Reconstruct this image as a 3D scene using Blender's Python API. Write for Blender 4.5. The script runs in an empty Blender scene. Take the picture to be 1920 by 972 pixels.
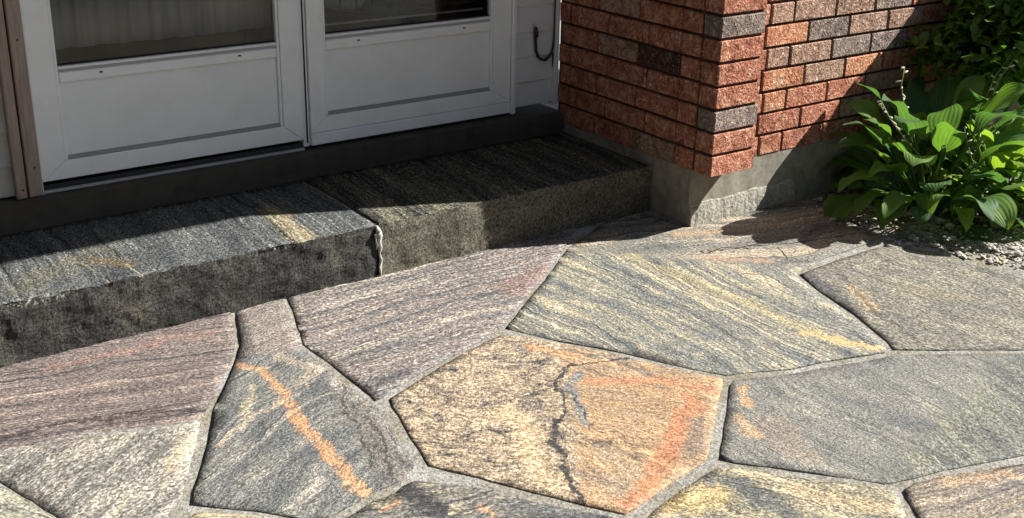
import bpy, bmesh, math, random
from mathutils import Vector, Matrix, noise
random.seed(7)
S = bpy.context.scene
C = S.collection

# ------------------------------------------------------------------ camera
F_PX, CX, CY = 2187.74, 960.0, 401.32          # focal length and optical centre for a 1920-wide picture
PITCH, YAW, ROLL = 0.34872, 0.62076, 0.018263
CAM = Vector((-2.5874, -2.5286, 1.3540))
_f = Vector((math.sin(YAW)*math.cos(PITCH), math.cos(YAW)*math.cos(PITCH), -math.sin(PITCH)))
_r = Vector((math.cos(YAW), -math.sin(YAW), 0)); _u = _r.cross(_f)
RIGHT = math.cos(ROLL)*_r + math.sin(ROLL)*_u
UP = -math.sin(ROLL)*_r + math.cos(ROLL)*_u
cd = bpy.data.cameras.new('camera'); cam = bpy.data.objects.new('camera', cd); C.objects.link(cam)
cd.sensor_width = 36; cd.lens = F_PX/1920*36; cd.shift_y = -(486-CY)/1920
cd.clip_start = .05; cd.clip_end = 500
m = Matrix.Identity(4)
for i in range(3):
    m[i][0] = RIGHT[i]; m[i][1] = UP[i]; m[i][2] = -_f[i]; m[i][3] = CAM[i]
cam.matrix_world = m
S.camera = cam

def at(px, axis, val):
    """point of the real plane (axis = val) seen at a pixel of the survey picture"""
    d = RIGHT*((px[0]-CX)/F_PX) - UP*((px[1]-CY)/F_PX) + _f
    return CAM + d*((val-CAM[axis])/d[axis])
def G(x, y, z=0.0):
    p = at((x, y), 2, z); return (p.x, p.y)

# ------------------------------------------------------------------ light
SUN_TO = Vector((1.0, -0.40, 0.90)).normalized()
w = bpy.data.worlds.new('World'); S.world = w; w.use_nodes = True
nt = w.node_tree
sky = nt.nodes.new('ShaderNodeTexSky'); sky.sky_type = 'NISHITA'; sky.sun_disc = False
sky.sun_elevation = math.asin(SUN_TO.z); sky.sun_rotation = math.atan2(SUN_TO.x, SUN_TO.y)
nt.links.new(sky.outputs[0], nt.nodes['Background'].inputs[0])
nt.nodes['Background'].inputs[1].default_value = 0.065
sl = bpy.data.lights.new('sun', 'SUN'); sun = bpy.data.objects.new('sun', sl); C.objects.link(sun)
sl.energy = 5.0; sl.angle = math.radians(.55); sl.color = (1, .965, .915)
sun.rotation_euler = SUN_TO.to_track_quat('Z', 'Y').to_euler(); sun.location = (4, -3, 6)
S.view_settings.view_transform = 'Standard'; S.view_settings.look = 'None'
S.view_settings.exposure = 1.28; S.view_settings.gamma = 1

# ------------------------------------------------------------------ helpers: objects
def new(name, me, mat=None, parent=None):
    o = bpy.data.objects.new(name, me); C.objects.link(o)
    if mat is not None and me is not None and not me.materials: me.materials.append(mat)
    if parent is not None: o.parent = parent
    return o
def tag(o, label=None, cat=None, group=None, kind=None):
    if label: o['label'] = label
    if cat: o['category'] = cat
    if group: o['group'] = group
    if kind: o['kind'] = kind
    return o
def thing(name, label, cat, loc=(0, 0, 0), group=None):
    o = bpy.data.objects.new(name, None); C.objects.link(o); o.location = loc; o.empty_display_size = .05
    return tag(o, label, cat, group)
def mesh_from(bm, name, smooth=False):
    me = bpy.data.meshes.new(name); bmesh.ops.recalc_face_normals(bm, faces=bm.faces); bm.to_mesh(me); bm.free()
    if smooth:
        for p in me.polygons: p.use_smooth = True
    return me
def place(o, parent):
    """keep the mesh in world coordinates below a moved empty"""
    if parent is not None: o.location = -Vector(parent.location)
    return o
def bm_prism(pts, y0, y1, bev=.0):
    """polygon in the x-z plane, extruded from y0 (front) to y1"""
    bm = bmesh.new()
    a = [bm.verts.new((x, y0, z)) for x, z in pts]; b = [bm.verts.new((x, y1, z)) for x, z in pts]
    n = len(pts); bm.faces.new(a); bm.faces.new(b[::-1])
    for i in range(n): bm.faces.new((a[i], b[i], b[(i+1) % n], a[(i+1) % n]))
    if bev: bmesh.ops.bevel(bm, geom=bm.edges[:], offset=bev, segments=1, affect='EDGES')
    return bm
def prism(name, pts, y0, y1, mat, parent, bev=.0015):
    return place(new(name, mesh_from(bm_prism(pts, y0, y1, bev), name), mat, parent), parent)
def box(name, x0, x1, y0, y1, z0, z1, mat, parent=None, bev=.0015):
    return prism(name, [(x0, z0), (x1, z0), (x1, z1), (x0, z1)], y0, y1, mat, parent, bev)
def tube_bm(bm, pts, rads, seg=8):
    pts = [Vector(p) for p in pts]; rings = []
    for i, p in enumerate(pts):
        t = (pts[min(i+1, len(pts)-1)]-pts[max(i-1, 0)]).normalized()
        a = t.orthogonal().normalized() if i == 0 else (pa - t*pa.dot(t)).normalized()
        pa = a; b = t.cross(a)
        r = rads[i] if hasattr(rads, '__len__') else rads
        rings.append([bm.verts.new(p + (a*math.cos(k*2*math.pi/seg)+b*math.sin(k*2*math.pi/seg))*r) for k in range(seg)])
    for i in range(len(rings)-1):
        for k in range(seg):
            bm.faces.new((rings[i][k], rings[i][(k+1) % seg], rings[i+1][(k+1) % seg], rings[i+1][k]))
    bm.faces.new(rings[0][::-1]); bm.faces.new(rings[-1])
def tube(name, pts, rads, mat, parent=None, seg=8):
    bm = bmesh.new(); tube_bm(bm, pts, rads, seg)
    return place(new(name, mesh_from(bm, name, True), mat, parent), parent)

# ------------------------------------------------------------------ helpers: materials
def lin(r, g, b):
    f = lambda c: (c/255/12.92) if c/255 <= .04045 else ((c/255+.055)/1.055)**2.4
    return (f(r), f(g), f(b), 1)
class NB:
    def __init__(s, name):
        s.m = bpy.data.materials.new(name); s.m.use_nodes = True
        s.nt = s.m.node_tree; s.p = s.nt.nodes['Principled BSDF']; s.out = s.nt.nodes['Material Output']
    def n(s, t, props=None, **kw):
        nd = s.nt.nodes.new(t)
        for k, v in (props or {}).items(): setattr(nd, k, v)
        for k, v in kw.items():
            key = int(k[1:]) if k[0] == '_' else k.replace('_', ' ')
            s.set(nd.inputs[key], v)
        return nd
    def set(s, sock, v):
        if isinstance(v, bpy.types.NodeSocket): s.nt.links.new(v, sock)
        else: sock.default_value = v
    def math(s, op, a, b=0.0, c=0.0, clamp=False):
        return s.n('ShaderNodeMath', {'operation': op, 'use_clamp': clamp}, _0=a, _1=b, _2=c).outputs[0]
    def vm(s, op, a, b=(0, 0, 0), sc=None):
        nd = s.n('ShaderNodeVectorMath', {'operation': op}, _0=a, _1=b)
        if sc is not None: s.set(nd.inputs['Scale'], sc)
        return nd.outputs['Value'] if op in ('DOT_PRODUCT', 'LENGTH', 'DISTANCE') else nd.outputs['Vector']
    def noise(s, v, scale, det=4, rough=.55, dist=0.0):
        return s.n('ShaderNodeTexNoise', Vector=v, Scale=scale, Detail=det, Roughness=rough, Distortion=dist)
    def rng(s, v, a, b, c=0.0, d=1.0, interp='LINEAR'):
        return s.n('ShaderNodeMapRange', {'interpolation_type': interp}, _0=v, _1=a, _2=b, _3=c, _4=d).outputs[0]
    def mix(s, f, a, b, mode='MIX'):
        return s.n('ShaderNodeMixRGB', {'blend_type': mode}, Fac=f, Color1=a, Color2=b).outputs[0]
    def ramp(s, f, stops):
        nd = s.n('ShaderNodeValToRGB', Fac=f); e = nd.color_ramp.elements
        while len(e) < len(stops): e.new(.5)
        for el, (p, c) in zip(e, stops): el.position = p; el.color = c
        return nd.outputs[0]
    def bump(s, h, strength=.5, dist=.01, normal=None):
        nd = s.n('ShaderNodeBump', Height=h, Strength=strength, Distance=dist)
        if normal is not None: s.set(nd.inputs['Normal'], normal)
        return nd.outputs[0]
    def done(s, col, rough=.7, normal=None, spec=.3):
        s.set(s.p.inputs['Base Color'], col); s.set(s.p.inputs['Roughness'], rough)
        s.set(s.p.inputs['Specular IOR Level'], spec)
        if normal is not None: s.set(s.p.inputs['Normal'], normal)
        return s.m
    def pos(s):
        return s.n('ShaderNodeNewGeometry').outputs['Position']
    def seg_dist(s, P, pts):
        """distance from P (flattened) to a polyline"""
        best = None
        for a, b in zip(pts[:-1], pts[1:]):
            a = Vector((a[0], a[1], 0)); b = Vector((b[0], b[1], 0)); ba = b-a
            pa = s.vm('SUBTRACT', P, tuple(a))
            h = s.math('DIVIDE', s.vm('DOT_PRODUCT', pa, tuple(ba)), max(ba.dot(ba), 1e-9), clamp=True)
            q = s.vm('SUBTRACT', pa, s.vm('SCALE', tuple(ba), sc=h))
            d = s.vm('LENGTH', q)
            best = d if best is None else s.math('MINIMUM', best, d)
        return best
    def gneiss(s, P, ang, cols, band=13, stretch=5, warp=.04, fine=.5, fscale=190, seed=0.0, fstretch=3.0, fleck=.45, lay=.9):
        """foliated stone: bands along ang, colours by noise, fine streaks; returns colour, height"""
        fscale = fscale*(.82+.4*((seed*.618) % 1)); fine = fine*(.9+.3*((seed*.37) % 1))
        Q = s.vm('ADD', P, (seed*3.17, seed*1.91, seed))
        w1 = s.vm('SUBTRACT', s.noise(Q, 2.4, 1).outputs['Color'], (.5, .5, .5))
        w2 = s.vm('SUBTRACT', s.noise(Q, 11.0, 2, .6).outputs['Color'], (.5, .5, .5))
        Qw = s.vm('ADD', Q, s.vm('ADD', s.vm('SCALE', w1, sc=warp*3.0), s.vm('SCALE', w2, sc=warp*.9)))
        R = s.n('ShaderNodeVectorRotate', {'rotation_type': 'Z_AXIS'}, Vector=Qw, Angle=-ang).outputs[0]
        Rg = s.n('ShaderNodeVectorRotate', {'rotation_type': 'Z_AXIS'}, Vector=s.vm('ADD', Q, s.vm('SCALE', w2, sc=.02)), Angle=-ang).outputs[0]
        phi = s.n('ShaderNodeSeparateXYZ', Vector=R).outputs[1]              # height in the layering
        L1 = s.n('ShaderNodeTexNoise', {'noise_dimensions': '1D'}, W=phi, Scale=band, Detail=3, Roughness=.6).outputs['Fac']
        L2 = s.n('ShaderNodeTexNoise', {'noise_dimensions': '1D'}, W=phi, Scale=band*4.2, Detail=4, Roughness=.75).outputs['Fac']
        bl = s.noise(s.vm('MULTIPLY', R, (1/stretch, 1, 1)), band*.9, 4, .68).outputs['Fac']
        pres = s.rng(s.noise(Q, 6.0, 2).outputs['Fac'], .32, .56)
        n2 = s.noise(s.vm('MULTIPLY', Rg, (1/(fstretch*.55), 1, 1)), fscale*.9, 3, .72).outputs['Fac']
        vo = s.n('ShaderNodeTexVoronoi', Vector=s.vm('MULTIPLY', Rg, (1/1.5, 1, 1)), Scale=fscale*1.5)
        vc = s.n('ShaderNodeSeparateColor', Color=vo.outputs['Color']).outputs[0]
        k = len(cols)
        nn = s.math('ADD', s.math('MULTIPLY', L1, .55*lay), s.math('MULTIPLY', bl, 1-.55*lay))
        nn = s.math('ADD', nn, s.math('MULTIPLY', s.math('MULTIPLY', s.math('SUBTRACT', L2, .5), pres), .5*lay))
        nn = s.math('ADD', nn, s.math('MULTIPLY', s.math('SUBTRACT', n2, .5), .30))
        c1 = s.ramp(nn, [(.31+.38*i/(k-1), c) for i, c in enumerate(cols)])
        line = s.rng(s.math('ADD', L2, s.math('MULTIPLY', s.math('SUBTRACT', n2, .5), .25)), .30, .43, 1, 0)
        gr = s.noise(s.vm('MULTIPLY', Rg, (1/1.25, 1, 1)), fscale*.95, 2, .7).outputs['Fac']
        mul = s.math('MULTIPLY', s.rng(n2, .42, .58, 1-fine*.5, 1+fine*.45), s.rng(vc, 0, 1, 1-fine*.45, 1+fine*.45))
        mul = s.math('MULTIPLY', mul, s.rng(gr, .42, .58, 1-fine*.72, 1+fine*.72))
        mul = s.math('MULTIPLY', mul, s.math('SUBTRACT', 1.0, s.math('MULTIPLY', s.math('MULTIPLY', line, pres), .62*lay)))
        pl = s.rng(s.math('ADD', L2, s.math('MULTIPLY', s.math('SUBTRACT', n2, .5), .25)), .56, .68)
        mul = s.math('MULTIPLY', mul, s.math('ADD', 1.0, s.math('MULTIPLY', s.math('MULTIPLY', pl, pres), .6*lay)))
        fk = s.noise(s.vm('MULTIPLY', Rg, (1/1.7, 1, 1)), 70, 4, .75).outputs['Fac']
        mul = s.math('MULTIPLY', mul, s.rng(fk, .32, .42, 1-fleck, 1))
        mul = s.math('MULTIPLY', mul, s.rng(fk, .60, .70, 1, 1+fleck*.5))
        mul = s.math('MULTIPLY', mul, .61)
        c = s.mix(1.0, c1, mul, 'MULTIPLY')
        hgt = s.math('ADD', s.math('MULTIPLY', s.math('ADD', n2, gr), .55), s.math('ADD', s.math('MULTIPLY', L2, .5), s.math('MULTIPLY', bl, .9)))
        hgt = s.math('SUBTRACT', hgt, s.math('MULTIPLY', s.math('MULTIPLY', line, pres), .35))
        s.mul = mul
        return c, hgt

def plain(name, col, rough=.6, var=.08, scale=30, bump=.0, bdist=.002, spec=.3, stretch=(1, 1, 1), dirt=None):
    b = NB(name); P = b.vm('MULTIPLY', b.pos(), stretch)
    n = b.noise(P, scale, 5, .6).outputs['Fac']
    c = b.mix(1.0, col, b.rng(n, .3, .7, 1-var, 1+var), 'MULTIPLY')
    if dirt:
        d = b.noise(b.pos(), 9, 6, .7).outputs['Fac']
        c = b.mix(b.rng(d, .5, .75, 0, dirt[1]), c, dirt[0])
    return b.done(c, rough, b.bump(n, bump, bdist) if bump else None, spec)

M = {}
M['door'] = plain('white_door_paint', (.85, .885, .90, 1), .42, .03, 12, .05, .001, .4, dirt=((.5, .5, .49, 1), .2))
M['door_panel'] = plain('white_door_panel', (.82, .855, .865, 1), .5, .03, 6, .0, dirt=((.55, .56, .54, 1), .22))
M['door_shade'] = plain('door_shade_grey', (.40, .42, .43, 1), .45, .06, 60)  # grey stands in for shade in the white door's channel and ribs
M['seal'] = plain('black_rubber_seal', (.02, .02, .022, 1), .6, .1)
M['threshold'] = plain('threshold_metal', (.45, .46, .47, 1), .4, .06, 80, spec=.5)
M['thresh_dark'] = plain('threshold_dark', (.03, .032, .034, 1), .5, .1, 60)
M['siding'] = plain('pale_siding', (.64, .665, .68, 1), .5, .05, 40, .25, .001, stretch=(1, 1, 8), dirt=((.38, .38, .37, 1), .3))
M['siding_l'] = plain('cream_siding', (.50, .49, .46, 1), .5, .05, 40, .25, .001, stretch=(1, 1, 8), dirt=((.34, .33, .31, 1), .3))
M['casing'] = plain('weathered_casing_wood', (.34, .265, .225, 1), .7, .22, 22, .6, .002, stretch=(6, 6, .5), dirt=((.2, .15, .13, 1), .4))
M['screw'] = plain('dark_screw', (.04, .035, .03, 1), .5, .1)
M['cable'] = plain('black_cable', (.012, .012, .013, 1), .45, .1, spec=.5)
M['concrete'] = plain('parged_concrete', (.25, .232, .185, 1), .85, .3, 26, .6, .004, .2, dirt=((.17, .155, .125, 1), .75))
M['sill'] = plain('dark_concrete_sill', (.075, .07, .06, 1), .9, .25, 18, .6, .004, .15, dirt=((.03, .03, .027, 1), .7))
M['mortar_brick'] = plain('brick_mortar', (.07, .038, .03, 1), .95, .2, 60, .6, .003, .1)
M['roof'] = plain('soffit_paint', (.55, .54, .5, 1), .6, .05)
M['shingle'] = plain('roof_shingle', (.08, .075, .07, 1), .9, .3, 40, .5, .004)
M['interior'] = plain('interior_wall', (.10, .095, .09, 1), .8, .1, 5)
M['intfloor'] = plain('interior_floor', (.05, .045, .045, 1), .5, .2, 8)
M['white_chalk'] = plain('white_mortar', (.40, .39, .36, 1), .9, .2, 90, .6, .002, .1)

# ---- bricks: pitted, rusticated faces
def brick_mat(name, cols, pit, pit_shade_amt=.5):
    b = NB(name)
    oi = b.n('ShaderNodeObjectInfo').outputs['Random']
    tc = b.n('ShaderNodeTexCoord').outputs['Object']
    off = b.vm('SCALE', (37.1, 11.7, 23.3), sc=oi)
    P = b.vm('ADD', b.vm('SCALE', tc, sc=b.rng(oi, 0, 1, .75, 1.35)), off)
    n = b.noise(P, 26, 5, .7, .6).outputs['Fac']
    c = b.ramp(n, [(.3+.4*i/(len(cols)-1), k) for i, k in enumerate(cols)])
    c = b.mix(1.0, c, b.rng(oi, 0, 1, .85, 1.2), 'MULTIPLY')
    wv = b.noise(P, 62, 4, .62, 1.4).outputs['Fac']           # bark-like furrows
    vo = b.n('ShaderNodeTexVoronoi', Vector=b.vm('ADD', P, b.vm('SCALE', b.noise(P, 60, 2).outputs['Color'], sc=.02)), Scale=85).outputs['Distance']
    pits = b.rng(wv, .36, .50, 1, 0)
    c = b.mix(b.math('MULTIPLY', pits, pit_shade_amt), c, pit)  # shade of the furrows put into the pit colour
    c = b.mix(b.math('MULTIPLY', b.rng(wv, .56, .68), .6), c, b.mix(.5, c, (.85, .68, .56, 1)))  # ridges paled in colour as painted highlights
    h = b.math('ADD', b.rng(wv, .36, .62), b.math('MULTIPLY', vo, .5))
    h = b.math('ADD', h, b.math('MULTIPLY', n, .9))
    return b.done(c, .88, b.bump(h, 1.0, .012), .15)
M['brick_r'] = brick_mat('brick_red', [lin(156, 92, 74), lin(212, 140, 110), lin(238, 186, 154)], lin(70, 42, 38), .5)
M['brick_o'] = brick_mat('brick_orange', [lin(190, 116, 86), lin(228, 160, 120), lin(242, 198, 162)], lin(76, 46, 38), .5)
M['brick_m'] = brick_mat('brick_brown', [lin(136, 108, 96), lin(196, 158, 134), lin(226, 196, 174)], lin(60, 46, 42), .5)
M['brick_g'] = brick_mat('brick_grey', [lin(112, 100, 94), lin(160, 142, 130), lin(208, 188, 172)], lin(44, 41, 41), .5)
M['brick_k'] = brick_mat('brick_charred', [lin(82, 60, 52), lin(100, 72, 62), lin(112, 82, 70)], lin(44, 34, 32), .6)

# ------------------------------------------------------------------ ground
ZP = 0.0
gm = NB('yard_ground'); P = gm.pos()
gn = gm.noise(P, 3, 6, .7).outputs['Fac']; gn2 = gm.noise(P, 60, 4, .7).outputs['Fac']
M['yard'] = gm.done(gm.mix(gm.rng(gn2, .3, .7), (.24, .235, .22, 1), (.36, .35, .33, 1)), .95, gm.bump(gn2, .8, .02), .1)
bm = bmesh.new(); bmesh.ops.create_grid(bm, x_segments=12, y_segments=12, size=90)
for v in bm.verts: v.co.z = -.06
tag(new('ground', mesh_from(bm, 'ground'), M['yard']), kind='structure')

# patio: mortar sheet, flagstones are its pieces
mm = NB('joint_mortar'); P = mm.pos()
a = mm.noise(P, 140, 4, .6).outputs['Fac']; bb = mm.noise(P, 7, 4, .6).outputs['Fac']
mc = mm.ramp(bb, [(.3, lin(128, 121, 104)), (.5, lin(143, 140, 131)), (.7, lin(156, 155, 150))])
st_ = mm.noise(P, 22, 5, .7).outputs['Fac']; mc = mm.mix(mm.rng(st_, .5, .72, 0, .6), mc, lin(112, 103, 84))
M['mortar'] = mm.done(mm.mix(1.0, mc, mm.rng(a, .35, .65, .5, 1.2), 'MULTIPLY'), .95, mm.bump(mm.math('ADD', a, mm.math('MULTIPLY', st_, .8)), .9, .005), .1)
bm = bmesh.new()
X0, X1, Y0, Y1 = -5.2, .96, -4.6, .86; nx, ny = 120, 100
vs = [[bm.verts.new((X0+(X1-X0)*i/nx, Y0+(Y1-Y0)*j/ny, 0)) for i in range(nx+1)] for j in range(ny+1)]
for j in range(ny):
    for i in range(nx):
        # the garden bed takes the corner beside the brick wall
        cx = vs[j][i].co.x; cy = vs[j][i].co.y
        if cx > .47 and cy > -.38 - max(0, (cx-.47))*2.4: continue
        bm.faces.new((vs[j][i], vs[j][i+1], vs[j+1][i+1], vs[j+1][i]))
bmesh.ops.delete(bm, geom=[v for v in bm.verts if not v.link_faces], context='VERTS')
for v in bm.verts: v.co.z = -.0026 + .0010*noise.noise(v.co*9) + .001*noise.noise(v.co*40)
patio = tag(new('patio', mesh_from(bm, 'patio', True), M['mortar']), kind='structure')

def slab(pts, top=.0, depth=.035, seed=0.0, rough=.0022, name='flagstone'):
    """natural flagstone: jittered outline, worn arris, riven top"""
    pts = [Vector((p[0], p[1], 0)) for p in pts]; out = []
    area = sum(a.x*b.y-b.x*a.y for a, b in zip(pts, pts[1:]+pts[:1]))
    if area < 0: pts.reverse()
    for a, b in zip(pts, pts[1:]+pts[:1]):
        n = max(1, int((b-a).length/.022))
        nrm = Vector(((b-a).y, -(b-a).x, 0)).normalized()
        for i in range(n):
            p = a+(b-a)*(i/n)
            j = .0018*noise.noise(p*26+Vector((seed, 0, 0))) + .0012*noise.noise(p*90+Vector((0, seed, 0)))
            out.append(p+nrm*j)
    bm = bmesh.new()
    f = bm.faces.new([bm.verts.new((p.x, p.y, top)) for p in out])
    bmesh.ops.inset_region(bm, faces=[f], thickness=.0022, depth=0, use_even_offset=True)
    rim = [v for v in bm.verts if not any(fc == f for fc in v.link_faces)]
    rimset = set(rim)
    for _ in range(7):
        bmesh.ops.triangulate(bm, faces=[fc for fc in bm.faces if len(fc.verts) > 3])
        long = [e for e in bm.edges if e.calc_length() > .045 and not (e.verts[0] in rimset and e.verts[1] in rimset)]
        if not long: break
        bmesh.ops.subdivide_edges(bm, edges=long, cuts=1)
    bmesh.ops.triangulate(bm, faces=[fc for fc in bm.faces if len(fc.verts) > 3])
    o = Vector((seed*7, seed*3, 0))
    for v in bm.verts:
        h = rough*noise.noise(v.co*5+o) + rough*.8*noise.noise(v.co*17+o)
        v.co.z = top + h - (.0007 if v in rimset else 0)
    edges = [e for e in bm.edges if e.is_boundary]
    r = bmesh.ops.extrude_edge_only(bm, edges=edges)
    for v in r['geom']:
        if isinstance(v, bmesh.types.BMVert): v.co.z = top-depth
    me = mesh_from(bm, name)
    for p in me.polygons: p.use_smooth = p.normal.z > .965
    return me

def gang(a, b):
    p = G(*a); q = G(*b); return math.atan2(q[1]-p[1], q[0]-p[0])
def stone_mat(name, base, zones=(), feats=(), bump=.9, bdist=.004, rough=.72, z=0.0, cracks=()):
    b = NB(name); P = b.vm('MULTIPLY', b.pos(), (1, 1, 0))
    col, h = b.gneiss(P, **base); mul0 = b.mul
    wob = b.vm('SUBTRACT', b.noise(P, 16, 4, .6).outputs['Color'], (.5, .5, .5))
    fin = b.vm('SUBTRACT', b.noise(P, 90, 3, .6).outputs['Color'], (.5, .5, .5))
    W = b.vm('ADD', P, b.vm('ADD', b.vm('SCALE', wob, sc=.06), b.vm('SCALE', fin, sc=.026)))
    W2 = b.vm('MULTIPLY', W, (1, 1, 0))
    for (p, q, params, soft) in zones:             # to the right of p->q the second fabric takes over
        p = Vector(G(*p, z)); q = Vector(G(*q, z)); d = (q-p).normalized(); nrm = Vector((d.y, -d.x, 0))
        sd = b.vm('DOT_PRODUCT', b.vm('SUBTRACT', W2, (p.x, p.y, 0)), tuple(nrm))
        c2, h2 = b.gneiss(P, **params)
        f = b.rng(sd, -soft, soft, 0, 1, 'SMOOTHSTEP')
        col = b.mix(f, col, c2)
    fn = b.noise(P, 190, 3, .65).outputs['Fac']; fm = b.noise(P, 34, 3, .6).outputs['Fac']
    for (pts, wd, c, amt) in feats:
        d = b.seg_dist(W2, [G(*p, z) for p in pts])
        e = b.math('ADD', b.math('DIVIDE', d, wd), b.math('MULTIPLY', b.math('SUBTRACT', fm, .5), -2.4))
        e = b.math('ADD', e, b.math('MULTIPLY', b.math('SUBTRACT', fn, .5), -2.2))
        f = b.rng(e, .55, 1.15, amt, 0)
        cc = b.mix(1.0, c, b.math('MULTIPLY', mul0, 1.12), 'MULTIPLY')
        col = b.mix(f, col, cc)
    for (pts, wd) in cracks:
        d = b.seg_dist(b.vm('MULTIPLY', b.vm('ADD', P, b.vm('SCALE', wob, sc=.03)), (1, 1, 0)), [G(*p, z) for p in pts])
        f = b.rng(d, wd*.4, wd, 1, 0)
        col = b.mix(f, col, lin(52, 48, 44)); h = b.math('SUBTRACT', h, b.math('MULTIPLY', f, 2.0))
    return b.done(col, rough, b.bump(h, bump, bdist), .35)

GREY = lin(131, 129, 123); DK = lin(106, 103, 99); DKB = lin(106, 106, 103); MID = lin(154, 149, 139); PALE = lin(190, 182, 167)
YEL = lin(198, 184, 154); BEI = lin(194, 177, 154); MAU = lin(152, 136, 128); PINK = lin(178, 155, 143); ORA = lin(212, 166, 124)
RED = lin(200, 124, 84); OLI = lin(132, 126, 106); BLK = lin(66, 64, 63)

stones = []
def flag(px, mat, label=None, top=.0, z=0.0, seed=None, world=None):
    pts = [G(*p) for p in px] if px else world
    pts = [(x, .292) if (y > .225 and x < .0) else (x, y) for x, y in pts]
    s = seed if seed is not None else len(stones)*1.37+.5
    o = new('flagstone', slab(pts, top, seed=s), mat, patio)
    if label: o['label'] = label
    stones.append(pts); return o

flag([(-330, 770), (0, 693), (200, 645), (444, 592), (443, 638), (435, 674), (404, 734), (387, 767), (373, 800), (368, 829), (358, 865), (350, 896), (342, 928), (311, 972), (240, 1060), (180, 1020), (111, 971), (0, 902), (-260, 850)],
     stone_mat('stone_pink_banded', dict(ang=gang((0, 800), (420, 738)), cols=[lin(86, 82, 82), lin(108, 102, 100), lin(134, 118, 112), lin(132, 124, 119), lin(158, 138, 127), lin(172, 158, 146)], band=24, stretch=8, warp=.03, fine=.55, seed=1),
               zones=[((0, 848), (370, 792), dict(ang=gang((200, 930), (350, 800)), cols=[DK, GREY, MID, PALE, YEL], band=14, stretch=4, fine=.55, lay=.5, seed=2), .02)],
               feats=[([(0, 822), (130, 790), (260, 778), (400, 768)], .011, lin(66, 58, 58), .85), ([(0, 846), (120, 822), (260, 808), (368, 796)], .007, lin(168, 168, 158), .8),
                      ([(100, 690), (300, 640), (400, 625)], .02, lin(168, 132, 120), .5), ([(320, 880), (360, 820)], .02, YEL, .7), ([(285, 860), (320, 830)], .012, DK, .7)]),
     'long flagstone with pink and grey bands beside the step')
flag([(453, 590), (541, 564), (549, 594), (562, 630), (567, 650), (601, 685), (648, 723), (689, 752), (703, 759), (721, 785), (739, 818), (765, 852), (777, 873), (763, 896), (739, 907), (693, 927), (669, 943), (612, 972), (560, 972), (480, 958), (389, 949), (359, 945), (363, 922), (376, 881), (385, 845), (397, 795), (402, 765), (422, 723), (441, 674), (450, 648)],
     stone_mat('stone_blue_grey_vein', dict(ang=gang((400, 850), (560, 735)), cols=[DKB, lin(104, 107, 107), lin(128, 128, 123), lin(142, 140, 132), PALE], band=18, stretch=4, warp=.06, fine=.55, lay=.55, seed=3),
               zones=[((560, 655), (440, 668), dict(ang=gang((450, 640), (560, 600)), cols=[GREY, MAU, MID, PINK], band=18, stretch=3, fine=.5, seed=8), .012),
                      ((720, 905), (610, 715), dict(ang=gang((640, 740), (735, 900)), cols=[lin(74, 72, 72), lin(104, 102, 99), lin(130, 126, 119), lin(140, 132, 123), lin(162, 153, 141)], band=26, stretch=6, warp=.07, fine=.5, seed=4), .01)],
               feats=[([(445, 682), (490, 695), (530, 735), (560, 790)], .016, lin(206, 160, 118), .8), ([(560, 790), (605, 835), (640, 880), (690, 932)], .0175, lin(208, 158, 114), .82),
                      ([(520, 668), (590, 690), (560, 720)], .022, BEI, .5), ([(410, 835), (470, 780), (560, 742)], .009, BEI, .7), ([(478, 725), (462, 775)], .011, YEL, .6),
                      ([(650, 725), (645, 770), (690, 830), (700, 880)], .005, BLK, .75), ([(690, 780), (722, 830), (720, 870), (742, 905)], .0045, BLK, .75)]),
     'blue grey flagstone crossed by an orange vein')
flag([(546, 562), (710, 515), (891, 474), (1130, 413), (1100, 432), (1059, 464), (1015, 523), (975, 569), (940, 613), (909, 636), (880, 650), (780, 705), (728, 733), (718, 746), (705, 751), (676, 726), (624, 687), (570, 646), (553, 594)],
     stone_mat('stone_mauve_grey', dict(ang=gang((620, 650), (950, 560)), cols=[DK, lin(112, 111, 110), lin(138, 133, 128), lin(152, 138, 130), lin(170, 163, 148), lin(192, 186, 168)], band=26, stretch=7, warp=.04, fine=.55, seed=5),
               feats=[([(960, 540), (1020, 505)], .05, lin(138, 108, 100), .6), ([(700, 735), (760, 700)], .03, lin(88, 84, 88), .6), ([(600, 575), (800, 525)], .02, PALE, .45)]),
     'mauve grey flagstone against the step joint')
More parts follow.
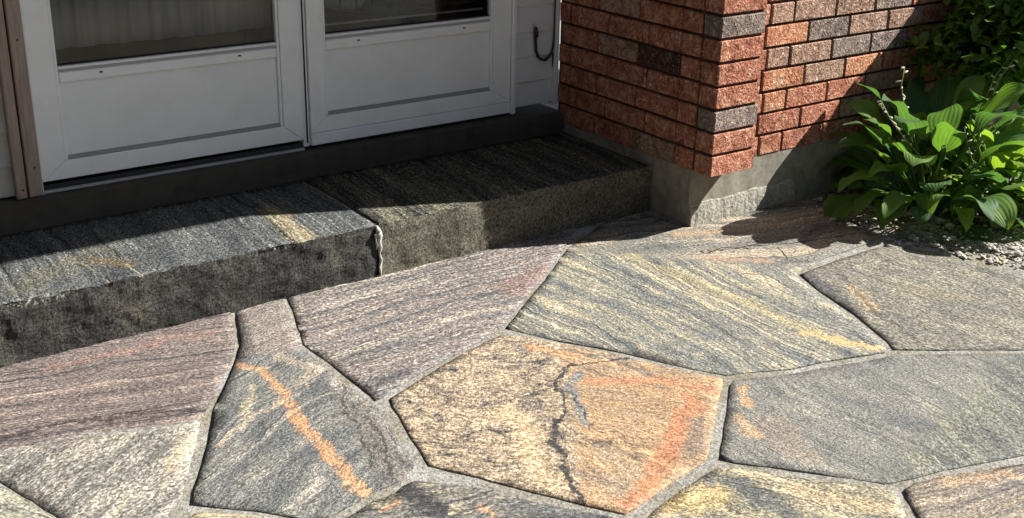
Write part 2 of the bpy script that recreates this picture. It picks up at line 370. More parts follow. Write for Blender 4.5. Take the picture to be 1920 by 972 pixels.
flag([(1064, 466), (1110, 434), (1150, 410), (1200, 400), (1289, 424), (1430, 388), (1520, 372), (1568, 402), (1640, 452), (1548, 484), (1493, 510), (1496, 520), (1528, 550), (1600, 599), (1663, 651), (1659, 661), (1544, 679), (1483, 692), (1407, 698), (1362, 704), (1266, 685), (1185, 665), (1130, 654), (1053, 641), (995, 627), (947, 616), (952, 610), (981, 574), (1024, 523)],
     stone_mat('stone_straw_grey', dict(ang=gang((1040, 520), (1300, 650)), cols=[DKB, lin(110, 113, 112), lin(138, 138, 130), lin(160, 156, 138), YEL, lin(206, 198, 174)], band=24, stretch=6, warp=.05, fine=.55, lay=.7, seed=6),
               zones=[((1500, 500), (1150, 475), dict(ang=gang((1300, 480), (1550, 450)), cols=[DK, GREY, lin(150, 146, 134), BEI, lin(190, 180, 158)], band=12, stretch=4, warp=.08, fine=.5, seed=9), .03)],
               feats=[([(1515, 625), (1580, 640), (1645, 655)], .021, lin(224, 184, 130), .85), ([(1160, 640), (1280, 692)], .02, lin(74, 80, 84), .7), ([(1010, 520), (1160, 570), (1330, 630)], .022, lin(96, 102, 108), .5),
                      ([(1180, 480), (1400, 570), (1560, 640)], .03, lin(190, 176, 130), .45), ([(1270, 440), (1400, 430)], .025, lin(206, 168, 126), .5), ([(1330, 485), (1440, 490)], .02, lin(200, 160, 124), .45)],
               cracks=[([(1328, 476), (1352, 465), (1480, 457), (1600, 438)], .003), ([(1458, 464), (1476, 484)], .003), ([(1380, 512), (1440, 518), (1480, 540)], .002), ([(1380, 420), (1440, 416)], .002)]),
     'large straw and grey streaked flagstone before the brick corner')
flag([(1499, 515), (1565, 489), (1646, 464), (1690, 463), (1736, 470), (1792, 480), (1835, 498), (1920, 516), (2040, 545), (2060, 652), (1920, 656), (1675, 656), (1665, 642), (1609, 595), (1534, 544)],
     stone_mat('stone_olive', dict(ang=gang((1530, 500), (1800, 600)), cols=[lin(98, 96, 90), lin(130, 126, 116), lin(148, 142, 126), lin(172, 165, 144)], band=20, stretch=3, fine=.55, lay=.4, seed=10),
               feats=[([(1510, 512), (1560, 550), (1600, 595)], .028, lin(84, 84, 86), .8), ([(1600, 540), (1640, 580)], .02, lin(196, 168, 128), .7), ([(1575, 515), (1650, 590), (1720, 640)], .008, BLK, .6), ([(1700, 540), (1800, 560)], .04, lin(150, 140, 110), .4)]),
     'olive grey flagstone along the gravel bed')
flag([(1377, 714), (1414, 709), (1491, 700), (1575, 687), (1671, 668), (1736, 664), (1920, 663), (2080, 660), (2100, 800), (1920, 853), (1855, 866), (1777, 880), (1720, 895), (1678, 904), (1660, 907), (1596, 897), (1518, 886), (1440, 875), (1380, 868), (1348, 862), (1360, 785), (1369, 722)],
     stone_mat('stone_plain_grey', dict(ang=gang((1500, 700), (1820, 860)), cols=[lin(106, 108, 105), lin(132, 131, 125), lin(146, 144, 134), lin(172, 166, 148)], band=14, stretch=2.5, fine=.55, lay=.25, fstretch=1.6, seed=11),
               zones=[((1640, 900), (1860, 690), dict(ang=gang((1760, 740), (1880, 860)), cols=[DK, lin(112, 114, 108), lin(140, 140, 124), lin(176, 168, 134)], band=18, stretch=4, fine=.55, lay=.6, seed=12), .06)],
               feats=[([(1395, 725), (1400, 760)], .014, lin(202, 162, 118), .75), ([(1385, 785), (1415, 815)], .02, lin(198, 164, 124), .65), ([(1680, 790), (1740, 800)], .03, lin(84, 88, 92), .5), ([(1450, 800), (1500, 850)], .05, lin(160, 136, 112), .35)]),
     'plain grey flagstone with orange corner patches')
flag([(939, 628), (995, 633), (1024, 639), (1081, 650), (1130, 660), (1185, 672), (1254, 689), (1355, 710), (1355, 722), (1351, 736), (1338, 800), (1325, 862), (1289, 886), (1237, 920), (1185, 958), (1172, 964), (1102, 948), (1004, 924), (960, 912), (900, 896), (869, 888), (804, 873), (791, 850), (768, 818), (750, 782), (735, 763), (731, 748), (780, 717), (870, 661)],
     stone_mat('stone_yellow_orange', dict(ang=gang((800, 780), (1000, 800)), cols=[lin(66, 63, 62), lin(138, 127, 115), lin(186, 165, 138), lin(198, 177, 148), lin(212, 196, 172)], band=30, stretch=1.5, warp=.08, fine=.5, seed=13, fstretch=1.0, fscale=150, fleck=.75, lay=.15),
               zones=[((1095, 960), (1060, 640), dict(ang=gang((1150, 740), (1300, 790)), cols=[lin(128, 114, 102), lin(180, 154, 124), lin(198, 162, 122), lin(212, 184, 146)], band=22, stretch=3, warp=.10, fine=.45, lay=.85, seed=14), .008)],
               feats=[([(945, 770), (985, 800), (990, 850), (1040, 910)], .034, lin(222, 192, 152), .7), ([(990, 650), (1060, 665)], .022, lin(214, 158, 112), .7),
                      ([(1300, 750), (1265, 820), (1255, 850), (1225, 890), (1185, 945)], .028, lin(202, 132, 96), .7), ([(1110, 715), (1240, 712), (1345, 735)], .02, lin(206, 140, 102), .6),
                      ([(1315, 790), (1300, 845)], .026, lin(140, 126, 112), .75), ([(1130, 850), (1190, 880), (1150, 915)], .034, lin(172, 154, 130), .6), ([(1150, 770), (1240, 790)], .016, lin(190, 166, 134), .55), ([(1090, 690), (1330, 702)], .009, lin(158, 146, 130), .7),
                      ([(1085, 700), (1072, 730), (1100, 790)], .015, lin(140, 139, 135), .95), ([(960, 645), (985, 665), (970, 690)], .01, lin(120, 116, 114), .7), ([(1120, 668), (1220, 680)], .012, lin(150, 142, 130), .6),
                      ([(1180, 672), (1110, 680), (1062, 692), (1046, 720), (1058, 755), (1046, 800)], .006, lin(60, 58, 58), .95), ([(1046, 790), (1034, 826), (1055, 850)], .012, lin(62, 60, 60), .95), ([(1055, 850), (1062, 890), (1090, 930), (1101, 946)], .0065, lin(60, 58, 57), .95),
                      ([(1072, 740), (1112, 795), (1104, 805)], .0025, lin(60, 56, 54), .9)]),
     'yellow and orange flagstone split by a dark vein')
flag([(739, 926), (755, 912), (778, 902), (799, 905), (869, 912), (921, 920), (960, 931), (1030, 948), (1107, 961), (1150, 971), (1180, 1010), (1000, 1150), (640, 1080), (600, 1000), (646, 972), (700, 940)],
     stone_mat('stone_dark_patch', dict(ang=gang((700, 970), (950, 940)), cols=[BLK, DK, GREY, lin(140, 132, 112), YEL], band=16, stretch=2.5, warp=.08, fine=.5, seed=15),
               feats=[([(770, 925), (800, 945), (830, 965)], .03, lin(66, 66, 68), .9), ([(720, 955), (750, 945)], .012, ORA, .6), ([(845, 960), (860, 945)], .01, YEL, .7), ([(900, 955), (925, 965)], .012, ORA, .6), ([(960, 945), (1100, 972)], .02, lin(92, 96, 98), .6)]),
     'dark patched flagstone below the orange one')
flag([(1341, 879), (1380, 877), (1440, 889), (1518, 898), (1596, 906), (1668, 914), (1681, 928), (1702, 972), (1780, 1120), (1500, 1180), (1230, 1080), (1185, 1000), (1211, 972), (1237, 948), (1289, 912)],
     stone_mat('stone_cream_grey', dict(ang=gang((1280, 920), (1600, 960)), cols=[DK, lin(112, 112, 106), lin(160, 152, 126), YEL, lin(214, 194, 146)], band=16, stretch=2.5, warp=.09, fine=.5, lay=.5, seed=16),
               feats=[([(1260, 940), (1330, 930)], .05, lin(214, 186, 128), .7), ([(1380, 905), (1470, 960)], .03, lin(92, 96, 98), .7), ([(1500, 920), (1640, 950)], .03, lin(196, 170, 130), .5)]),
     'cream and grey flagstone below the plain grey one')
flag([(1692, 920), (1715, 906), (1777, 891), (1855, 878), (1920, 869), (2100, 820), (2200, 1000), (1900, 1150), (1800, 1120), (1722, 972)],
     stone_mat('stone_taupe', dict(ang=gang((1720, 950), (1900, 900)), cols=[lin(84, 82, 80), lin(120, 114, 106), lin(150, 138, 122), lin(182, 160, 134)], band=13, stretch=3.5, fine=.5, seed=17),
               feats=[([(1780, 905), (1900, 890)], .02, lin(200, 166, 130), .6)]))
flag([(-250, 862), (0, 911), (104, 975), (175, 1028), (60, 1180), (-300, 1080)],
     stone_mat('stone_pale_green_grey', dict(ang=gang((0, 930), (80, 950)), cols=[GREY, lin(140, 140, 128), lin(164, 162, 142), lin(180, 176, 152)], band=12, stretch=2, fine=.45, seed=18)))
flag([(372, 960), (480, 967), (560, 980), (590, 1000), (630, 1090), (480, 1150), (260, 1075), (322, 985)],
     stone_mat('stone_amber_grey', dict(ang=gang((372, 965), (560, 975)), cols=[GREY, MID, YEL, lin(206, 176, 120)], band=14, stretch=2, fine=.45, seed=19)))
gen = [stone_mat('stone_far_%s' % k, dict(ang=a_, cols=c_, band=14, stretch=4, fine=.5, seed=20+i)) for i, (k, a_, c_) in enumerate((
    ('grey', .4, [DK, GREY, MID, PALE]), ('straw', 1.3, [DK, MID, YEL, PALE]), ('mauve', 2.2, [DK, GREY, MAU, PINK]), ('rust', .9, [GREY, MID, BEI, ORA])))]

# stones that go on outside the picture: an irregular grid, leaving out what is laid already
def inside(p, poly):
    c = False; n = len(poly)
    for i in range(n):
        x1, y1 = poly[i][:2]; x2, y2 = poly[i-1][:2]
        if (y1 > p[1]) != (y2 > p[1]) and p[0] < (x2-x1)*(p[1]-y1)/(y2-y1)+x1: c = not c
    return c
rg = random.Random(3)
gx, gy = .52, .44; NXg, NYg = 12, 11
pt = {(i, j): (-5.1+gx*i+rg.uniform(-.12, .12), -4.5+gy*j+rg.uniform(-.1, .1)) for i in range(NXg+1) for j in range(NYg+1)}
laid = [list(s) for s in stones]
for i in range(NXg):
    for j in range(NYg):
        q = [pt[i, j], pt[i+1, j], pt[i+1, j+1], pt[i, j+1]]
        cx = sum(p[0] for p in q)/4; cy = sum(p[1] for p in q)/4
        q = [(cx+(p[0]-cx)*.955, min(.26, cy+(p[1]-cy)*.95)) for p in q]
        smp = [(q[0][0]*(1-u)*(1-v)+q[1][0]*u*(1-v)+q[2][0]*u*v+q[3][0]*(1-u)*v, q[0][1]*(1-u)*(1-v)+q[1][1]*u*(1-v)+q[2][1]*u*v+q[3][1]*(1-u)*v) for u in (0, .25, .5, .75, 1) for v in (0, .25, .5, .75, 1)]
        if any(inside(p, s) for p in smp for s in laid) or any(inside(v, q) for s in laid for v in s): continue
        if cx > .3 and cy > -.9: continue
        if max(p[0] for p in q) > .9: continue
        flag(None, gen[rg.randrange(4)], world=q)

# ------------------------------------------------------------------ stone step: two slabs
ZS = .160; YS = .275
def step_mat(name, cols, feats, fcols, seed):
    b = NB(name); Pw = b.pos()
    P = b.vm('MULTIPLY', Pw, (1, 1, 1))
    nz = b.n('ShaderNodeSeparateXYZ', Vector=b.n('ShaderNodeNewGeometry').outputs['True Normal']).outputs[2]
    ct, h = b.gneiss(P, ang=math.pi/2-.05, cols=cols, band=16, stretch=6, warp=.03, fine=.6, fscale=170, seed=seed)
    wob = b.vm('SUBTRACT', b.noise(P, 16, 4, .6).outputs['Color'], (.5, .5, .5))
    W = b.vm('MULTIPLY', b.vm('ADD', P, b.vm('SCALE', wob, sc=.05)), (1, 1, 0))
    mul0 = b.math('MULTIPLY', b.mul, 1.3); fn = b.noise(P, 170, 3, .65).outputs['Fac']; fm = b.noise(P, 34, 3, .6).outputs['Fac']
    for pts, wd, c, amt in feats:
        d = b.seg_dist(W, pts)
        e = b.math('ADD', b.math('DIVIDE', d, wd), b.math('MULTIPLY', b.math('SUBTRACT', fm, .5), -2.6))
        e = b.math('ADD', e, b.math('MULTIPLY', b.math('SUBTRACT', fn, .5), -2.6))
        ct = b.mix(b.rng(e, .4, 1.3, amt, 0), ct, b.mix(1.0, c, mul0, 'MULTIPLY'))
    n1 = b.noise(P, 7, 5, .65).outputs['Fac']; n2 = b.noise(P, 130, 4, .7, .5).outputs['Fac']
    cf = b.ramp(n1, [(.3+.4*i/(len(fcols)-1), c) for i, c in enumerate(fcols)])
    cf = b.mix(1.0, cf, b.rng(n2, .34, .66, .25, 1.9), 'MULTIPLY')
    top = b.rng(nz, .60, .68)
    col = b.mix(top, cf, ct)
    sp = b.n('ShaderNodeSeparateXYZ', Vector=Pw)
    ar = b.math('MULTIPLY', b.rng(sp.outputs[2], .137, .152), b.rng(sp.outputs[1], YS+.012, YS+.026, 1, 0))
    ch = b.math('MULTIPLY', b.math('MULTIPLY', ar, b.rng(b.noise(P, 95, 4, .75).outputs['Fac'], .55, .60)), b.rng(b.noise(P, 6, 2).outputs['Fac'], .45, .6, .05 if seed < 1.5 else 0, 1 if seed < 1.5 else .12))
    col = b.mix(b.math('MULTIPLY', ch, .75), col, lin(176, 174, 164))
    hh = b.math('ADD', b.math('MULTIPLY', n2, .9), b.math('MULTIPLY', h, .5))
    return b.done(col, .95, b.bump(hh, .9, .006), .08)
def step_slab(name, x0, x1, y0, y1, z0, z1, seed, ruf, mat, label):
    bm = bmesh.new(); o = Vector((seed, seed*2, 0))
    nx = max(4, int((x1-x0)/.011)); nyf, nzf = 14, 14
    prof = [(y0, z0+(z1-z0)*i/nzf) for i in range(nzf)]+[(y0+.001, z1-.001)]+[(y0+.006+(y1-y0-.006)*i/nyf, z1) for i in range(nyf+1)]+[(y1, z0)]
    rows = []
    for i in range(nx+1):
        x = x0+(x1-x0)*i/nx; row = []
        for k, (y, z) in enumerate(prof):
            p = Vector((x, y, z)); d = noise.noise(p*11+o)*ruf+noise.noise(p*38+o)*ruf*.55
            if k <= nzf: p.y += d + (abs(noise.noise(p*60+o))*ruf*.8 if k >= nzf-1 else 0); p.z -= (abs(noise.noise(p*45+o))*ruf*.8 if k == nzf else 0)
            elif k < len(prof)-1: p.z += .0025*noise.noise(p*9+o)+.0012*noise.noise(p*30+o)
            if i in (0, nx): p.x += noise.noise(p*20)*.004
            row.append(bm.verts.new(p))
        rows.append(row)
    for i in range(nx):
        for k in range(len(prof)-1): bm.faces.new((rows[i][k], rows[i+1][k], rows[i+1][k+1], rows[i][k+1]))
        bm.faces.new((rows[i][-1], rows[i+1][-1], rows[i+1][0], rows[i][0]))
    bm.faces.new(rows[0][::-1]); bm.faces.new(rows[-1])
    me = mesh_from(bm, name)
    for p in me.polygons: p.use_smooth = p.normal.z > .9
    return tag(new(name, me, mat), label, 'step', 'stone slabs forming the step')
zs = lambda *p: G(*p, z=ZS)
mL = step_mat('step_slate', [lin(64, 67, 69), lin(94, 97, 98), lin(116, 118, 116), lin(150, 150, 142)],
              [([zs(505, 395), zs(575, 452)], .035, lin(150, 138, 108), .85), ([zs(40, 540), zs(180, 470)], .05, lin(112, 106, 84), .4), ([zs(190, 490), zs(235, 495)], .03, lin(128, 108, 72), .5), ([zs(140, 482), zs(222, 540)], .003, lin(150, 144, 118), .5), ([zs(210, 478), zs(275, 525)], .003, lin(158, 150, 118), .6),
               ([zs(500, 405), zs(585, 458)], .003, lin(176, 172, 156), .7)],
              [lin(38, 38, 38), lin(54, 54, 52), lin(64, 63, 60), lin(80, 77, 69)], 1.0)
mR = step_mat('step_granite', [lin(58, 60, 58), lin(82, 83, 77), lin(116, 114, 98), lin(140, 136, 114)], [],
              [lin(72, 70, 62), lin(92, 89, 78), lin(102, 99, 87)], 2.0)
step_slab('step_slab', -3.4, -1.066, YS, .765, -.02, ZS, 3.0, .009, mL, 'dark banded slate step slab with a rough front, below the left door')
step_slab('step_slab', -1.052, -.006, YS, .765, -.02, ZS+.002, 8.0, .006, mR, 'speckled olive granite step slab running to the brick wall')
# mortar in the joint with a white dribble down the front
bm = bmesh.new()
tube_bm(bm, [(-1.059, .74, .148), (-1.058, .5, .150), (-1.059, .30, .151), (-1.060, .279, .149), (-1.061, .270, .138)], [.006, .006, .006, .007, .008], 7)
k = [(-1.063, .139), (-1.058, .128), (-1.060, .11), (-1.0555, .09), (-1.058, .07), (-1.054, .05), (-1.058, .03), (-1.056, .012), (-1.057, -.006)]
tube_bm(bm, [(x, .271, z) for x, z in k], [.010, .008, .005, .006, .004, .005, .0035, .004, .002], 7)
tube_bm(bm, [(-1.069, .271, .135), (-1.070, .271, .115), (-1.068, .271, .10), (-1.071, .271, .085)], [.006, .003, .004, .0015], 6)
for v in bm.verts: v.co += Vector((noise.noise(v.co*110)*.006, noise.noise(v.co*80+Vector((3, 0, 0)))*.003, 0))
tag(new('step_joint', mesh_from(bm, 'step_joint', True), M['white_chalk']), 'white mortar dribble in the joint between the two step slabs', 'mortar joint')

# ------------------------------------------------------------------ foundation under the bricks
ZB = .194; YW = .0896
fnd = thing('foundation', 'grey parged concrete foundation under the brick corner', 'foundation', (0, YW, 0))
def rough_box(name, x0, x1, y0, y1, z0, z1, mat, parent, cell=.02, amp=.003, fr=25, seed=0):
    bm = bm_prism([(x0, z0), (x1, z0), (x1, z1), (x0, z1)], y0, y1)
    for _ in range(8):
        long = [e for e in bm.edges if e.calc_length() > cell*2]
        if not long: break
        bmesh.ops.subdivide_edges(bm, edges=long, cuts=1, use_grid_fill=True)
    o = Vector((seed, 0, seed))
    for v in bm.verts: v.co += Vector((noise.noise(v.co*fr+o), noise.noise(v.co*fr+o+Vector((9, 0, 0))), noise.noise(v.co*fr+o+Vector((0, 9, 0)))))*amp
    bmesh.ops.triangulate(bm, faces=bm.faces[:])
    return place(new(name, mesh_from(bm, name), mat, parent), parent)
rough_box('wall', .004, 1.0, YW+.003, .82, -.1, ZB-.001, M['concrete'], fnd, .03, .0025, 12)
box('wall', 1.003, 4.0, YW+.003, .82, -.1, ZB-.001, M['concrete'], fnd)
ledge_m = plain('rough_footing', (.30, .285, .235, 1), .95, .45, 90, .9, .006, .15, dirt=((.10, .095, .075, 1), .5))
def ledge_bm():
    bm = bmesh.new(); rows = []; n = 46
    for i in range(n+1):
        x = .006+.50*i/n; top = .082+.006*noise.noise(Vector((x*8, 1, 0))) ; lean = .004+.004*noise.noise(Vector((x*11, 4, 0)))
        prof = [(YW-lean-.010, -.02), (YW-lean-.006, .02), (YW-lean-.002, .045), (YW-lean+.004, top-.012), (YW-lean+.014, top), (YW+.02, top+.002), (YW+.02, -.02)]
        rows.append([bm.verts.new(Vector((x, y, z))+Vector((0, noise.noise(Vector((x, y, z))*55), noise.noise(Vector((x, y, z))*48+Vector((5, 5, 5)))))*.004) for y, z in prof])
    for i in range(n):
        for k in range(6): bm.faces.new((rows[i][k], rows[i+1][k], rows[i+1][k+1], rows[i][k+1]))
        bm.faces.new((rows[i][6], rows[i+1][6], rows[i+1][0], rows[i][0]))
    bm.faces.new(rows[0][::-1]); bm.faces.new(rows[-1]); return bm
o = place(new('footing_ledge', mesh_from(ledge_bm(), 'footing_ledge'), ledge_m, fnd), fnd)

# ------------------------------------------------------------------ brick wall
wall = thing('brick_wall', 'red rusticated brick wall corner with a projecting stacked pier', 'brick wall', (0, 0, ZB))
BH, CH = .0655, .075
def brick_mesh(lx, ly, lz, seed):
    bm = bmesh.new(); bmesh.ops.create_cube(bm, size=1)
    for v in bm.verts: v.co = Vector((v.co.x*lx, v.co.y*ly, v.co.z*lz))
    bmesh.ops.bevel(bm, geom=bm.edges[:], offset=.0025, segments=1, affect='EDGES')
    r = random.Random(seed)
    for v in bm.verts: v.co += Vector((r.uniform(-1, 1), r.uniform(-1, 1), r.uniform(-1, 1)))*.0011
    return mesh_from(bm, 'brick')
cache = {}
def brick(cx, cy, cz, lx, ly, mat):
    lx = round(lx, 3); ly = round(ly, 3); v = random.randrange(4); k = (lx, ly, v, mat)
    if k not in cache:
        cache[k] = brick_mesh(lx, ly, BH, hash((lx, ly, v)) & 255); cache[k].materials.append(M['brick_'+mat])
    o = bpy.data.objects.new('brick', cache[k]); C.objects.link(o); o.parent = wall
    o.location = (cx+random.uniform(-.001, .001), cy+random.uniform(-.001, .001), cz-ZB)
    o.rotation_euler = (random.uniform(-.006, .006), random.uniform(-.003, .003), random.uniform(-.004, .004))
NC = 13
pier_cols = 'rrgrrrgrorrgr'
# colours of the wall bricks by course, from the pier outwards
wall_cols = ['rrrrrrr', 'rrmrmrr', 'orrmrrr', 'omorrrm', 'mmggrmr', 'ogmmrrm', 'mmmgrrr', 'rmrgrmr', 'omrrgrr', 'rrmgrrr', 'mrrrmgr', 'rgrmrrr', 'orrmrrm']
side_cols = ['mrrr', 'rrrr', 'rrrr', 'rrrr', 'kmrr', 'rrrr', 'rmrr', 'rrrr', 'rrkr', 'mrrr', 'rrrr', 'rrrr', 'rrmr']
for c in range(NC):
    z = ZB+CH*c+BH/2
    pc = pier_cols[c]
    brick(.0965, .0395, z, .192, .079, pc)                       # pier: a stretcher on every course
    brick(.0965, .1315, z, .192, .083, 'r')                      # the bond column behind it
    y = .180; first = True; k = 0                                # left side, running bond
    while y < .80:
        L = .147 if (first and c % 2) else .20
        if y+L > .815: L = .815-y
        if L > .03: brick(.045, y+L/2, z, .09, L, side_cols[c][min(k, 3)])
        y += L+.0095; first = False; k += 1
    x = .2; first = True; k = 0                                  # front, to the right of the pier
    while x < 1.62:
        L = .218 if c % 2 == 0 else .30
        if first:
            x0, x1 = (.2, .420) if c % 2 == 0 else (.2, .502)
            # the piece next to the pier is half hidden behind it
            if c % 2 == 0: x0 = .318
            else: x0 = .302
            brick((.2+x0)/2-.003, YW+.045, z, x0-.2-.014, .09, 'r')
            L = x1-x0; x = x0
        else: L = .2
        brick(x+L/2, YW+.045, z, L, .09, wall_cols[c][min(k, 6)])
        x += L+.0095; first = False; k += 1
# mortar behind the joints, and the wall going on above
prism('mortar_bed', [(.008, ZB+.002), (.186, ZB+.002), (.186, ZB+CH*NC-.004), (.008, ZB+CH*NC-.004)], .0075, .17, M['mortar_brick'], wall, 0)
box('mortar_bed', .009, .085, .175, .818, ZB+.002, ZB+CH*NC-.004, M['mortar_brick'], wall, 0)
box('mortar_bed', .19, 1.6, YW+.0085, YW+.085, ZB+.002, ZB+CH*NC-.004, M['mortar_brick'], wall, 0)
ub = NB('upper_brickwork'); P = ub.n('ShaderNodeTexCoord').outputs['Object']
sx = ub.n('ShaderNodeSeparateXYZ', Vector=P)
uv = ub.n('ShaderNodeCombineXYZ', X=ub.math('ADD', sx.outputs[0], sx.outputs[1]), Y=sx.outputs[2])
bt = ub.n('ShaderNodeTexBrick', Vector=uv.outputs[0], Color1=lin(160, 76, 50), Color2=lin(120, 70, 54), Mortar=(.24, .125, .085, 1), Scale=1.0)
bt.inputs['Mortar Size'].default_value = .005; bt.inputs['Brick Width'].default_value = .21; bt.inputs['Row Height'].default_value = CH
M['upper'] = ub.done(bt.outputs[0], .9, ub.bump(bt.outputs['Fac'], -.6, .006), .15)
ZT = ZB+CH*NC
box('upper_wall', .001, .192, .0, YW+.086, ZT, 2.43, M['upper'], wall, 0)
box('upper_wall', .001, .09, YW+.089, .82, ZT, 2.43, M['upper'], wall, 0)
box('upper_wall', .195, 4.0, YW, YW+.088, ZT, 2.43, M['upper'], wall, 0)
box('upper_wall', 1.63, 4.0, YW+.001, YW+.087, ZB, ZT-.002, M['upper'], wall, 0)

# ------------------------------------------------------------------ sill and threshold
YD = .82
rough_box('concrete_sill', -8.5, -.008, .768, 1.2, -.05, .240, M['sill'], None, .05, .0025, 10)
tag(bpy.data.objects['concrete_sill'], 'dark stained concrete sill under the two doors', 'sill')

# ------------------------------------------------------------------ doors
ZTOP = 2.10
gl = NB('window_glass')
fr = gl.n('ShaderNodeFresnel', IOR=1.5).outputs[0]
tr = gl.n('ShaderNodeBsdfTransparent', Color=(.86, .88, .89, 1)).outputs[0]
go = gl.n('ShaderNodeBsdfGlossy', Color=(.55, .55, .55, 1), Roughness=.07).outputs[0]
mx = gl.n('ShaderNodeMixShader', _0=fr, _1=tr, _2=go)
gl.nt.links.new(mx.outputs[0], gl.out.inputs['Surface']); M['glass'] = gl.m

def storm_door(x0, x1, gx0, gx1, gz, rail_z, pz, zb, bz, label, screws, yf, sweep=None):
    d = thing('storm_door', label, 'door', ((x0+x1)/2, yf, zb), 'white storm doors')
    yb = yf+.032
    # mitred outer frame
    prism('stile', [(x0, zb), (gx0, pz), (gx0, ZTOP-.09), (x0, ZTOP)], yf, yb, M['door'], d)
    prism('stile', [(gx1, pz), (x1, zb), (x1, ZTOP), (gx1, ZTOP-.09)], yf, yb, M['door'], d)
    prism('bottom_rail', [(x0+.001, zb), (x1-.001, zb), (gx1-.0005, pz), (gx0+.0005, pz)], yf+.0015, yb, M['door'], d)
    prism('top_rail', [(gx0+.0005, ZTOP-.09), (gx1-.0005, ZTOP-.09), (x1-.001, ZTOP), (x0+.001, ZTOP)], yf+.0015, yb, M['door'], d)
    # thin bead round the opening
    for xa in (gx0+.001, gx1-.009):
        box('bead', xa, xa+.008, yf+.004, yb-.004, pz+.001, ZTOP-.092, M['door'], d, .001)
    box('middle_rail', gx0+.010, gx1-.010, yf+.003, yb-.004, rail_z, gz-.017, M['door'], d, .003)
    # channel with its shade put in as grey, and lip under the glass
    box('glazing_channel', gx0+.010, gx1-.010, yf+.009, yb-.004, gz-.0165, gz-.008, M['door_shade'], d, .0005)
    box('glazing_lip', gx0+.010, gx1-.010, yf+.002, yb-.004, gz-.0075, gz, M['door'], d, .0015)
    box('panel', gx0+.010, gx1-.010, yf+.013, yb-.006, pz+.010, rail_z-.0015, M['door_panel'], d, .0005)
    # ribbed drip moulding at the foot of the panel, shade lines put in as grey
    for k in range(3):
        box('drip_rib', gx0+.010, gx1-.010, yf+.011-.003*k, yf+.0125, pz+.0095-.0035*k, pz+.0122-.0035*k, M['door_shade'], d, .0004)
    gp = box('glass_pane', gx0+.012, gx1-.012, yf+.016, yf+.020, gz+.002, ZTOP-.095, M['glass'], d, 0)
    box('glass_seal', gx0+.010, gx1-.010, yf+.0145, yf+.024, gz+.0005, gz+.0055, M['seal'], d, .0005)
    for sx_ in screws:
        bm = bmesh.new()
        bmesh.ops.create_cone(bm, cap_ends=True, segments=10, radius1=.006, radius2=.005, depth=.003, matrix=Matrix.Translation((sx_, yf+.002, (rail_z+gz-.017)/2+.004)) @ Matrix.Rotation(math.pi/2, 4, 'X') @ Matrix.Diagonal((1, .45, 1, 1)))
        place(new('clip_slot', mesh_from(bm, 'clip_slot'), M['screw'], d), d)
    return d
dL = storm_door(-1.843, -1.026, -1.774, -1.094, .602, .555, .330, .275, .0, 'white storm door beside the beige casing, pale curtain behind its glass', (-1.647, -1.227), YD)
dR = storm_door(-1.000, -.212, -.944, -.287, .609, .559, .344, .292, .0, 'white storm door next to the siding strip, sweep along its foot', (-.817, -.408), YD)
box('door_sweep', -1.001, -.210, YD-.004, YD+.028, .252, .2905, M['door'], dR, .002)
# pale channel strip seen inside the right pane
box('screen_track', -.930, -.302, YD+.045, YD+.055, .628, .634, M['threshold'], dR, .0005)
fr_ = thing('door_frame', 'white door frame with meeting post, between beige casing and siding strip', 'door frame', (-1.0, YD, .24))
box('meeting_post', -1.0245, -1.0025, YD+.006, YD+.10, .249, ZTOP, M['door'], fr_, .002)
box('post_seal', -1.0145, -1.0105, YD+.002, YD+.0055, .262, ZTOP, M['seal'], fr_, 0)
box('jamb', -1.8465, -1.8445, YD-.006, YD+.10, .236, ZTOP, M['door'], fr_, .0005)
box('jamb', -.2095, -.1985, YD-.010, YD+.10, .246, ZTOP+.05, M['door'], fr_, .002)
box('jamb', -.1980, -.1875, YD-.003, YD+.10, .246, ZTOP+.05, M['door'], fr_, .002)
box('head', -1.95, -.1875, YD-.004, YD+.10, ZTOP+.004, ZTOP+.06, M['door'], fr_, .002)
box('threshold', -1.842, -1.026, YD+.012, YD+.10, .2405, .262, M['thresh_dark'], fr_, .001)
box('threshold_nosing', -1.842, -1.026, YD-.003, YD+.011, .2405, .2475, M['threshold'], fr_, .001)
box('threshold', -1.001, -.2105, YD+.014, YD+.10, .2405, .2505, M['thresh_dark'], fr_, .001)

# beige casing at the left: two boards with a groove between
cas = thing('door_casing', 'weathered pinkish beige wooden casing at the side of the doors', 'casing', (-1.88, YD, .24))
box('casing_board', -1.8865, -1.8478, YD-.016, YD+.05, .241, ZTOP+.1, M['casing'], cas, .003)
box('casing_board', -1.921, -1.8935, YD-.024, YD+.05, .243, ZTOP+.1, M['casing'], cas, .003)
box('casing_groove', -1.893, -1.887, YD+.0, YD+.05, .243, ZTOP+.1, M['seal'], cas, 0)
for x, z in ((-1.866, .692), (-1.864, .328), (-1.866, 1.15), (-1.904, .27)):
    bm = bmesh.new(); bmesh.ops.create_uvsphere(bm, u_segments=8, v_segments=5, radius=.0032, matrix=Matrix.Translation((x, YD-(.0165 if x > -1.89 else .0245), z)) @ Matrix.Diagonal((1, .4, 1, 1)))
    place(new('nail', mesh_from(bm, 'nail'), M['screw'], cas), cas)

